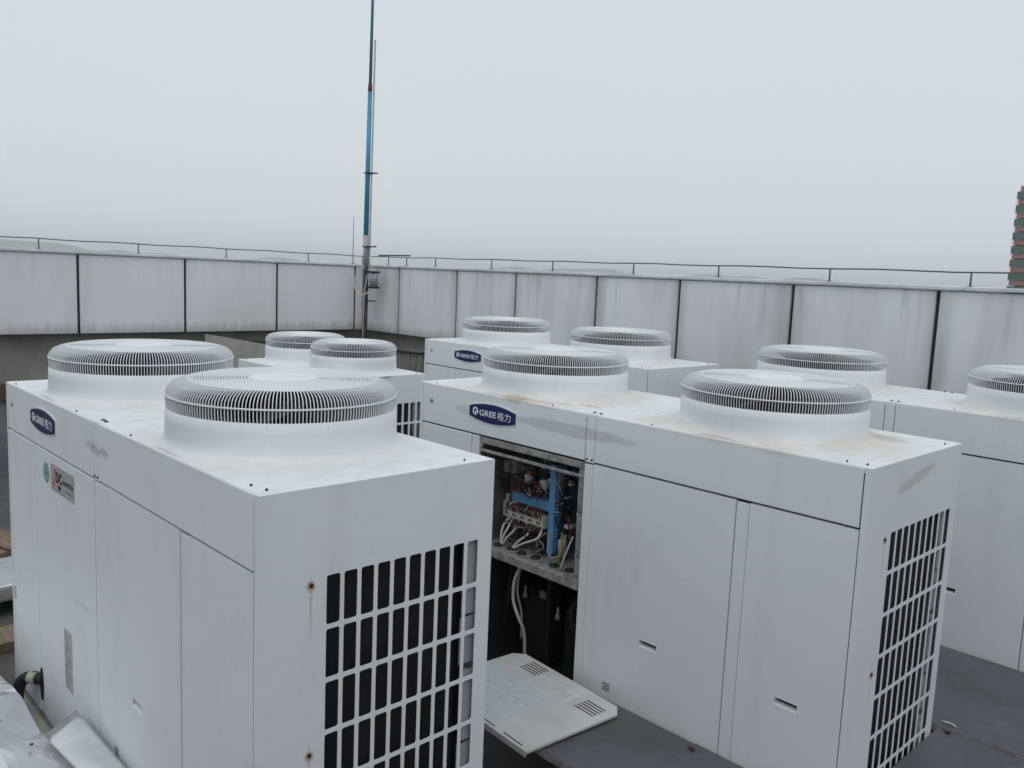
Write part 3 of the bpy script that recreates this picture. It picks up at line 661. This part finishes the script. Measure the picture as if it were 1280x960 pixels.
# ------------------------------------------------------------------ compact unit behind unit A
def make_small():
    x0, y0, Lc, Dc, Hc = -2.43, .16, 1.30, .757, 1.072
    root = thing('ac_outdoor_unit', 'short white air conditioning unit with two close-set fans near the parapet corner', 'AC unit', (x0, y0, BASE_Z))
    off = -BASE_Z; s = len(bpy.data.objects); before = set(bpy.data.objects); z0 = BASE_Z+.055
    MB().box(.01, Lc-.01, .02, .07, BASE_Z, z0-.002).box(.01, Lc-.01, Dc-.07, Dc-.02, BASE_Z, z0-.002).build('base_rail', 'zinc', root)
    MB().box(.03, Lc-.08, .022, Dc-.03, z0, Hc-.022).build('inner_frame', 'dark', root)
    bh = Hc-.17
    for a, b in ((.022, .64), (.646, Lc-.022)): front_sheet(root, 'fascia_panel', a, b, bh+.004, Hc-.003); front_sheet(root, 'front_panel', a, b, z0, bh-.004)
    for side in (1, 0):
        X = Lc if side else 0.0; sg = -1 if side else 1
        m = MB(); holed_sheet(m, lambda u, v, d: (X+sg*d, u, v), 0, Dc, z0-.01, Hc-.002, .175, .884, 10, 7, .0555, .147, .0415, .133, .006, .006)
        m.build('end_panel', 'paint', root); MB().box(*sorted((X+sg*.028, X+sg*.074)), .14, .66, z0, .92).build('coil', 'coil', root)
        MB().box(*sorted((X+sg*.034, X+sg*.038)), .67, .735, z0, .92).build('coil_bracket', 'zinc', root)
    MB().bbox(.022, Lc-.022, Dc-.02, Dc, z0, Hc-.003, .003).build('rear_panel', 'paint', root)
    MB().bbox(.001, Lc-.001, .001, Dc-.001, Hc-.022, Hc, .004).build('top_panel', 'paint', root)
    for k, x in enumerate((.33, .97)): place_fan(root, FAN_SMALL, x, .375, Hc, k)
    for x, y in ((Lc-.05, .04), (Lc-.04, .7), (.65, .02), (.05, .04)): screw(root, x, y, Hc, 'z')
    for ob in set(bpy.data.objects)-before:
        if ob.parent is root: ob.location.z += off
    return root, (x0, y0, Lc, Dc)
unitC, cdim = make_small()
for k, (o_, l_, d_) in enumerate(((UA, L, D), (UB, L, D), (UD, L, D), (UE, L, D), (Vector((cdim[0], cdim[1], 0)), cdim[2], cdim[3]))):
    struct(MB().bbox(o_.x-.03, o_.x+l_+.03, o_.y-.03, o_.y+d_+.03, FLOOR, BASE_Z, .01).build('plinth', 'concrete'))

# ------------------------------------------------------------------ removed service cover
M['cover_paint'] = simple_noise('white_cover_inside', (0.56, 0.57, 0.57), (0.48, 0.485, 0.48), 5, .45)
M['diagram'] = simple_noise('pale_blue_diagram_sheet', (0.50, 0.56, 0.60), (0.45, 0.51, 0.55), 30, .5)
M['leaflet'] = simple_noise('faded_leaflet', (0.60, 0.61, 0.61), (0.53, 0.54, 0.55), 25, .5)
sp_root = thing('service_cover', 'removed white service cover with pale blue wiring sheet lying across grey metal sheets', 'panel', (1.168, -.315, .0205))
sp_root.rotation_euler.z = math.radians(-4.5)
w2, h2, ch = .338, .264, .045
poly = [(-w2, -h2), (w2, -h2), (w2, h2-ch), (w2-ch, h2), (-w2+ch, h2), (-w2, h2-ch)]
m = MB(); n = len(poly)
m.add([(x, y, .010) for x, y in poly]+[(x, y, .0085) for x, y in poly], [tuple(range(n)), tuple(range(2*n-1, n-1, -1))]+[(i, (i+1) % n, (i+1) % n+n, i+n) for i in range(n)])
sheet = m.build('cover_sheet', 'cover_paint', sp_root)
MB().box(-w2, w2, -h2-.0015, -h2+.0005, -.014, .0096).build('front_flange', 'cover_paint', sp_root)
MB().box(w2-.001, w2+.001, -h2+.0006, h2-ch, .0, .0083).build('side_flange', 'cover_paint', sp_root)
MB().box(-w2-.001, -w2+.001, -h2+.0006, h2-ch, .0, .0083).build('side_flange', 'cover_paint', sp_root)
MB().box(-w2+ch, w2-ch, h2-.001, h2+.001, .0, .0083).build('rear_flange', 'cover_paint', sp_root)
for cx, cy in ((-.16, .20), (.24, .16)):
    for k in range(5):
        MB().box(cx-.055, cx+.055, cy+(k-2)*.018-.0035, cy+(k-2)*.018+.0035, .0096, .0106).build('vent_slot', 'black', sheet)
for k in range(4): MB().box(-.31+k*.165, -.20+k*.165, -h2+.012, -h2+.018, .0096, .0106).build('edge_slot', 'black', sheet)
dg = MB().box(-.33, .11, -.235, .07, .0102, .0108).build('wiring_diagram', 'diagram', sp_root)
for k in range(16):
    a, b = rv(-.30, .02), rv(-.22, .04); MB().box(a, a+rv(.02, .09), b, b+.0018, .0108, .0111).build('diagram_line', 'w_grey', dg)
for k in range(12):
    a, b = rv(-.31, .08), rv(-.21, 0); MB().box(a, a+.0018, b, b+rv(.02, .05), .0108, .0111).build('diagram_line', 'w_grey', dg)
lf = MB().box(-.09, .15, .085, .20, .0102, .0107).build('leaflet', 'leaflet', sp_root)
for k in range(6): MB().box(-.075, .13, .10+.015*k, .102+.015*k, .0107, .0110).build('leaflet_line', 'w_grey', lf)

# ------------------------------------------------------------------ grey sheet covers round unit B
def cover(label, x0, x1, y0, y1, z, lip=()):
    root = thing('sheet_cover', label, 'metal cover', ((x0+x1)/2, (y0+y1)/2, FLOOR)); cx, cy = (x0+x1)/2, (y0+y1)/2; zz = z-FLOOR
    nx, ny = 14, 10; top = [(x0-cx+(x1-x0)*i/nx, y0-cy+(y1-y0)*j/ny, zz+.004*math.sin(3.1*i/nx+2*j/ny+x0*3)*math.sin(math.pi*i/nx)*math.sin(math.pi*j/ny)) for j in range(ny+1) for i in range(nx+1)]
    m = MB().add(top, [(j*(nx+1)+i, j*(nx+1)+i+1, (j+1)*(nx+1)+i+1, (j+1)*(nx+1)+i) for j in range(ny) for i in range(nx)], True)
    m.build('top_sheet', 'cover', root)
    e = MB(); a, b, c_, d_ = x0-cx, x1-cx, y0-cy, y1-cy
    e.box(a, b, c_, c_+.002, zz-.035, zz-.0006); e.box(a, b, d_-.002, d_, zz-.035, zz-.0006); e.box(a, a+.002, c_+.002, d_-.002, zz-.035, zz-.0006); e.box(b-.002, b, c_+.002, d_-.002, zz-.035, zz-.0006)
    e.build('folded_edge', 'zinc', root)
    for px_ in (a+.05, b-.09):
        for py_ in (c_+.05, d_-.09): MB().box(px_, px_+.04, py_, py_+.04, 0, zz-.006).build('support_leg', 'zinc', root)
    return root
cover('grey metal sheet under the removed service cover', .98, 1.838, -.52, -.036, .012)
cover('grey metal sheet before the closed half of the opened unit', 1.842, 3.3, -.515, -.036, .015)
cover('grey metal sheet at the foot of the grilled end of the opened unit', 2.410, 4.2, -.03, .872, .010)
cover('wide grey metal sheet between the two rows of units', .45, 4.2, .876, 1.72, .018)
M['debris'] = mat('red_plastic', (0.09, 0.015, 0.015), .5)
for (x, y, z, lab) in ((1.86, -.09, .0185, 'small red plastic scrap before the closed half of the opened unit'), (2.452, .845, .0125, 'small red plastic scrap at the foot of the grilled unit end')):
    q = MB().bbox(-.010, .012, -.006, .008, 0, .008, .002).add([(-.02, .004, .001), (-.03, .014, .001), (-.012, .012, .010)], [(0, 1, 2)])
    ob = q.build('plastic_scrap', 'debris', None, (x, y, z)); tag(ob, lab, 'litter')
ob = MB().tube(bez([(0, 0, .004), (.03, .004, .006), (.055, -.006, .004)], 4), .004, 6).build('tape_strip', 'wirew', None, (2.41, .905, .0185)); tag(ob, 'pale strip of tape on the sheet by the grilled unit end', 'litter')

# ------------------------------------------------------------------ silver clad duct and pipe by unit A
def crumple(x, y): return .034*abs(math.sin(5.2*x+4.1*y+.6))+.022*abs(math.sin(9*x-7*y+1))+.012*math.sin(17*x+11*y)-.02
nx, ny = 40, 20; x0, x1, y0, y1 = -1.3, .85, -2.55, -1.885
top = []
for j in range(ny+1):
    for i in range(nx+1):
        x = x0+(x1-x0)*i/nx; y = y0+(y1-y0)*j/ny; e = min(1, 4*min(j, ny-j)/ny)
        top.append((x, y, -.015+crumple(x, y)+.03*e))
q = MB().add(top, [(j*(nx+1)+i, j*(nx+1)+i+1, (j+1)*(nx+1)+i+1, (j+1)*(nx+1)+i) for j in range(ny) for i in range(nx)], False)
duct = thing('pipe_duct', 'crumpled silver aluminium clad pipe duct in front of the stickered unit', 'duct', (0, -2.2, FLOOR))
def D_(o): o.location = (0, 2.2, -FLOOR); return o
D_(q.build('top_cladding', 'alu', duct))
s = MB()
for row in (0, ny):
    vs = [top[row*(nx+1)+i] for i in range(nx+1)]; s.add(vs+[(x, y, FLOOR) for x, y, z in vs], [(i, i+1, nx+2+i, nx+1+i) for i in range(nx)], True)
for c_ in (0, nx):
    vs = [top[j*(nx+1)+c_] for j in range(ny+1)]; s.add(vs+[(x, y, FLOOR) for x, y, z in vs], [(i, i+1, ny+2+i, ny+1+i) for i in range(ny)], True)
D_(s.build('side_cladding', 'alu', duct))
for (x, y) in ((.33, -1.96), (.05, -2.0), (-.2, -1.96), (.6, -2.1)):
    MB().lathe([(.007, 0), (.007, .003), (.0005, .005)], 8, (x, y, -.015+crumple(x, y)+.031)).build('rivet', 'screw', duct).location = (0, 2.2, -FLOOR)
# loose flap of cladding leaning on the unit
fl = MB(); nu, nv = 10, 8; pts = []
def on_level(px, py, z): d = ray(px, py); return CAM+d*((z-CAM.z)/d.z)
A0, A1, A2_, A3 = on_level(95, 887, .07), on_level(205, 1012, .05), on_level(140, 1012, .03), on_level(55, 919, .045)
for j in range(nv+1):
    for i in range(nu+1):
        u, v = i/nu, j/nv; p = A0.lerp(A1, u).lerp(A3.lerp(A2_, u), v); p.z += .010*math.sin(math.pi*v)*u+.002*math.sin(9*u+4*v); pts.append(p)
fl.add(pts, [(j*(nu+1)+i, j*(nu+1)+i+1, (j+1)*(nu+1)+i+1, (j+1)*(nu+1)+i) for j in range(nv) for i in range(nu)], True)
ob = fl.build('loose_flap', 'alu'); tag(ob, 'bent loose flap of silver cladding against the stickered unit', 'metal sheet')
so_ = ob.modifiers.new('thick', 'SOLIDIFY'); so_.thickness = .002
P0 = UA+Vector((.425, 0, -.05))
pp = thing('insulated_pipe', 'black insulated pipe bending out of the stickered unit into the silver duct', 'pipe', P0)
MB().tube(bez([(0, .01, .0), (-.05, -.030, .004), (-.095, -.055, -.03), (-.10, -.07, -.10), (-.07, -.075, -.17), (-.04, -.075, -.27)], 8), .025, 14).build('foam_sleeve', 'rubber', pp)
MB().tube([(-.02, -.012, .002), (-.05, -.030, .004)], .0275, 14).build('tape_collar', simple_noise('collar_tape', (.42, .40, .34), (.30, .29, .26), 40, .7), pp)

# ------------------------------------------------------------------ mast at the corner
mx, my = -5.90, 3.60
mast = thing('antenna_mast', 'tall blue and grey antenna mast standing in the parapet corner', 'mast', (mx, my, FLOOR))
def zf(z): return z-FLOOR
MB().tube([(0, 0, 0), (.0, 0, zf(1.80))], .030, 12).box(-.10, .10, -.10, .10, 0, .02).build('lower_pole', 'darkpole', mast)
MB().tube([(0, 0, zf(1.80)), (-.02, 0, zf(2.20))], .036, 12).build('grey_sleeve', 'greypole', mast)
MB().tube([(-.02, 0, zf(2.20)), (.005, 0, zf(4.02))], .034, 12, r2=.026).build('blue_pole', 'bluepole', mast)
MB().tube([(.005, 0, zf(4.0)), (.007, 0, zf(4.09))], .027, 12).build('rusty_joint', 'rust', mast)
MB().tube([(.006, 0, zf(4.05)), (.045, 0, zf(6.6))], .020, 10, r2=.014).build('blue_pole', simple_noise('dull_blue_paint', (0.06, 0.26, 0.40), (0.07, 0.19, 0.29), 6, .5), mast)
MB().tube([(.03, -.06, 0), (.035, -.05, zf(1.45)), (.040, .018, zf(1.80)), (.058, .026, zf(4.62))], .0115, 8).build('side_pole', 'greypole', mast)
for z in (2.05, 2.98, 1.35):
    MB().box(-.045, .08, -.04, .055, zf(z), zf(z)+.014).tube([(.06, .03, zf(z)+.008), (.11, .075, zf(z)+.010)], .009, 8).build('clamp', 'darkpole', mast)
bxx = MB().lathe([(.0005, 0), (.055, 0), (.055, .20), (.0005, .20)], 20, (.125, .035, zf(1.545))).build('equipment_box', simple_noise('grey_box', (.30, .33, .35), (.24, .26, .28), 6, .4), mast)
for z in (1.535, 1.735): MB().bbox(.02, .185, -.025, .095, zf(z)-.012, zf(z)+.012, .004).build('box_bracket', 'black', bxx)
MB().tube(bez([(-.01, -.05, zf(1.83)), (-.08, -.09, zf(1.72)), (-.10, -.11, zf(1.56)), (-.04, -.08, zf(1.44)), (.05, -.05, zf(1.44)), (.12, .0, zf(1.51))], 8), .009, 8).build('loop_cable', 'wirew', mast)
MB().tube(bez([(.03, -.05, zf(1.80)), (-.03, -.06, zf(1.70)), (-.01, -.06, zf(1.55)), (.0, -.06, zf(1.3))], 8), .009, 8).build('loop_cable', 'wirew', mast)
ob = MB().tube([(0, 0, 0), (0, 0, .63)], .006, 8, r2=.003).box(-.03, .03, -.03, .03, 0, .008).build('lightning_rod', 'rail', None, (-6.40, 3.72, 1.832)); tag(ob, 'thin bare rod standing on the parapet coping near the mast', 'rod')
# cable conduit that runs along the wall top by the mast
ob = MB().tube([(-6.1, 3.93, 1.957), (-5.4, 3.93, 1.962)], .010, 8).build('conduit_pipe', 'rail'); tag(ob, 'short dark conduit tied along the roof wire by the mast', 'conduit')

# ------------------------------------------------------------------ clutter between the units and the cleaner wall
def at_plane(px, py, axis, val):
    d = ray(px, py); t = (val-CAM[axis])/d[axis]; return CAM+d*t
# beige upstand block with a falling top
tl, tr = at_plane(277, 421, 0, -4.9), at_plane(331, 431, 0, -4.9)
m = MB(); ya, yb, za, zb_ = tl.y, tr.y+.5, tl.z, tr.z-.09
m.add([(-5.3, ya, FLOOR), (-4.9, ya, FLOOR), (-4.9, yb, FLOOR), (-5.3, yb, FLOOR), (-5.3, ya, za), (-4.9, ya, za), (-4.9, yb, zb_), (-5.3, yb, zb_)], [(0,3,2,1),(4,5,6,7),(0,1,5,4),(1,2,6,5),(2,3,7,6),(3,0,4,7)])
ob = m.build('concrete_upstand', 'concrete'); tag(ob, 'beige concrete upstand with sloping top between the fans and the cleaner wall', 'concrete block')
# wall-foot pipes behind it
for k, (dx, z) in enumerate(((0, .80), (.09, .72))):
    ob = MB().tube([(WX+.0+dx, .4, z), (WX+dx+.0, 3.5, z)], .03, 10).build('wall_pipe', 'darkpole', None); ob.location.x = -.04
    for yy in (.8, 2.0, 3.2): MB().box(WX-.17 if not dx else WX-.17, WX+dx, yy, yy+.03, z-.012, z+.012).build('pipe_bracket', 'zinc', ob)
    tag(ob, ('upper' if k == 0 else 'lower')+' dark pipe running along the foot of the cleaner parapet wall', 'pipe')
# wire cage near the corner
cg0, cg1 = at_plane(497, 440, 1, 3.1), at_plane(521, 462, 1, 3.1)
cage = thing('wire_cage', 'grey wire cage with dark lid between the short unit and the parapet corner', 'cage', (cg0.x, 3.1, FLOOR))
wd = cg1.x-cg0.x; tz = cg0.z-FLOOR; m = MB()
for k in range(6):
    z = .08+(tz-.1)*k/5
    m.tube([(0, 0, z), (wd, 0, z), (wd, .45, z), (0, .45, z), (0, 0, z)], .004, 5)
for a in range(7): m.tube([(wd*a/6, 0, 0), (wd*a/6, 0, tz)], .004, 5).tube([(wd*a/6, .45, 0), (wd*a/6, .45, tz)], .004, 5)
for a in range(1, 5): m.tube([(0, .09*a, 0), (0, .09*a, tz)], .004, 5).tube([(wd, .09*a, 0), (wd, .09*a, tz)], .004, 5)
stuff(m.build('mesh_wires', 'rail', cage)); MB().bbox(-.02, wd+.03, -.02, .47, tz, tz+.035, .006).build('lid', 'darkpole', cage)
# narrow view past the end of unit A
M['wood'] = simple_noise('weathered_wood', (0.22, 0.16, 0.10), (0.13, 0.095, 0.065), 6, .85, stretch=(1, 8, 8))
def plank_pile(label, x, y, rz, rows):
    root = thing('timber_pile', label, 'timber', (x, y, FLOOR)); root.rotation_euler.z = rz
    for z0_, z1_, y0_, y1_, l_ in rows: MB().bbox(-l_, l_, y0_, y1_, z0_, z1_, .004).build('plank', 'wood', root)
plank_pile('low pile of brown planks beyond the stickered unit', -3.5, -1.35, .3, [(0, .05, -.35, -.18, .7), (0, .05, -.15, .03, .68), (0, .05, .06, .22, .72), (.051, .10, -.30, -.12, .6), (.051, .10, -.08, .10, .62)])
ob = MB().bbox(-.02, .02, -.9, .9, 0, .74, .004).build('hoarding_board', simple_noise('blue_grey_sheet', (.17, .21, .24), (.12, .15, .17), 3, .5), None, (-5.6, -1.2, FLOOR)); tag(ob, 'blue grey hoarding board standing by the cleaner wall', 'board')
ob = MB().bbox(-.06, .06, -.9, .9, .741, .90, .006).build('timber_beam', simple_noise('dark_red_wood', (.10, .05, .045), (.07, .04, .035), 5, .8), None, (-5.6, -1.2, FLOOR)); tag(ob, 'dark red beam lying on top of the blue grey hoarding board', 'beam')
ob = MB().bbox(-.28, .28, -.6, .6, .10, .20, .02).box(-.2, -.15, -.5, -.45, 0, .105).box(.15, .2, -.5, -.45, 0, .105).box(-.2, -.15, .45, .5, 0, .105).box(.15, .2, .45, .5, 0, .105).build('cable_tray', 'alu', None, (-2.2, -1.5, FLOOR)); tag(ob, 'raised silver clad box on legs beyond the stickered unit', 'duct')
ob = MB().bbox(-.12, .12, -.3, .3, 0, .06, .006).build('timber_block', 'wood', None, (-1.55, -1.60, FLOOR)); tag(ob, 'short timber block on the floor beside the stickered unit', 'timber')

# ------------------------------------------------------------------ far tower and hills
M['tred'] = mat('red_brown_slab', (0.36, 0.15, 0.125), .8); M['tgreen'] = simple_noise('green_netting', (0.035, 0.10, 0.075), (0.07, 0.13, 0.10), .6, .9)
M['tgrey'] = mat('tower_core', (0.10, 0.10, 0.12), .8); M['tcol'] = mat('white_column', (0.55, 0.52, 0.50), .7)
td = ray(1267, 300); td.z = 0; td.normalize(); side = Vector((td.y, -td.x, 0)); dist = 214
tp = CAM+td*dist
tower = thing('tower_block', 'distant tower of red slabs and green netted storeys beyond the parapet', 'building', (tp.x, tp.y, -21.9))
tower.rotation_euler.z = math.atan2(side.y, side.x)
fh = 2.85; topz = 21.9+1.78+21.6; nf = int(topz/fh)
MB().box(1.2, 21, 1.2, 17, 0, topz-1.0).build('core', 'tgrey', tower)
slab = MB().box(0, 22, 0, 18, 0, 1.0).mesh('slab', M['tred']); net = MB().box(-.25, 4.4, -.3, .0, 0, 1.55).box(6.0, 12.0, -.3, 0, 0, 1.55).box(13.5, 22, -.3, 0, 0, 1.55).box(-.3, -.252, 0, 16, 0, 1.55).mesh('green_netting', M['tgreen'])
colm = MB().box(0, .35, 0, .35, 0, fh-1.01).mesh('column', M['tcol'])
for k in range(nf):
    z = topz-fh*(k+1)+.6
    if z < 0: break
    link('slab', slab, tower, (0, 0, z)); link('green_netting', net, tower, (0, 0, z+1.02))
    for x in (.1, 5.0, 12.6, 21.5): link('column', colm, tower, (x, .1, z+1.002))
MB().box(.25, 19, .5, 15, topz+.6-.6, topz+1.6).build('roof_parapet', 'tred', tower)
M['hill'] = simple_noise('hill_woodland', (0.035, 0.055, 0.03), (0.06, 0.075, 0.045), .02, .95)
hm = MB(); N = 220; rows = 7; R0 = 2300
for j in range(rows):
    pass
vs = []
for j in range(rows):
    for i in range(N+1):
        a = math.radians(-115+170*i/N)                 # azimuth from +Y, clockwise
        h = 16+9*math.sin(a*9+1)+7*math.sin(a*23+.5)+5*math.sin(a*51)+3*math.sin(a*117+2)
        h = max(h, 4); t = j/(rows-1); r = R0+700*t; z = -21.9+(h+21.9)*math.sin(math.pi*t)**.8
        z += 1.5*math.sin(i*2.3+j*3.1)*(1 if 0 < j < rows-1 else 0)
        vs.append((CAM.x+r*math.sin(a), CAM.y+r*math.cos(a), z if 0 < j < rows-1 else -21.95))
hm.add(vs, [(j*(N+1)+i, j*(N+1)+i+1, (j+1)*(N+1)+i+1, (j+1)*(N+1)+i) for j in range(rows-1) for i in range(N)], True)
struct(hm.build('hills', 'hill'))
# damp air between the roof and the hills
hz = MB().box(-3400, 3400, -3400, 3400, -23.2, 44).build('haze', None); stuff(hz)
hmm = bpy.data.materials.new('haze_air'); hmm.use_nodes = True; ht = hmm.node_tree; ht.nodes.clear()
ho = ht.nodes.new('ShaderNodeOutputMaterial'); pv = ht.nodes.new('ShaderNodeVolumePrincipled')
pv.inputs['Color'].default_value = (.97, .985, 1.0, 1); pv.inputs['Density'].default_value = 0.00055; pv.inputs['Anisotropy'].default_value = .2
ht.links.new(pv.outputs[0], ho.inputs['Volume']); hz.data.materials.append(hmm)
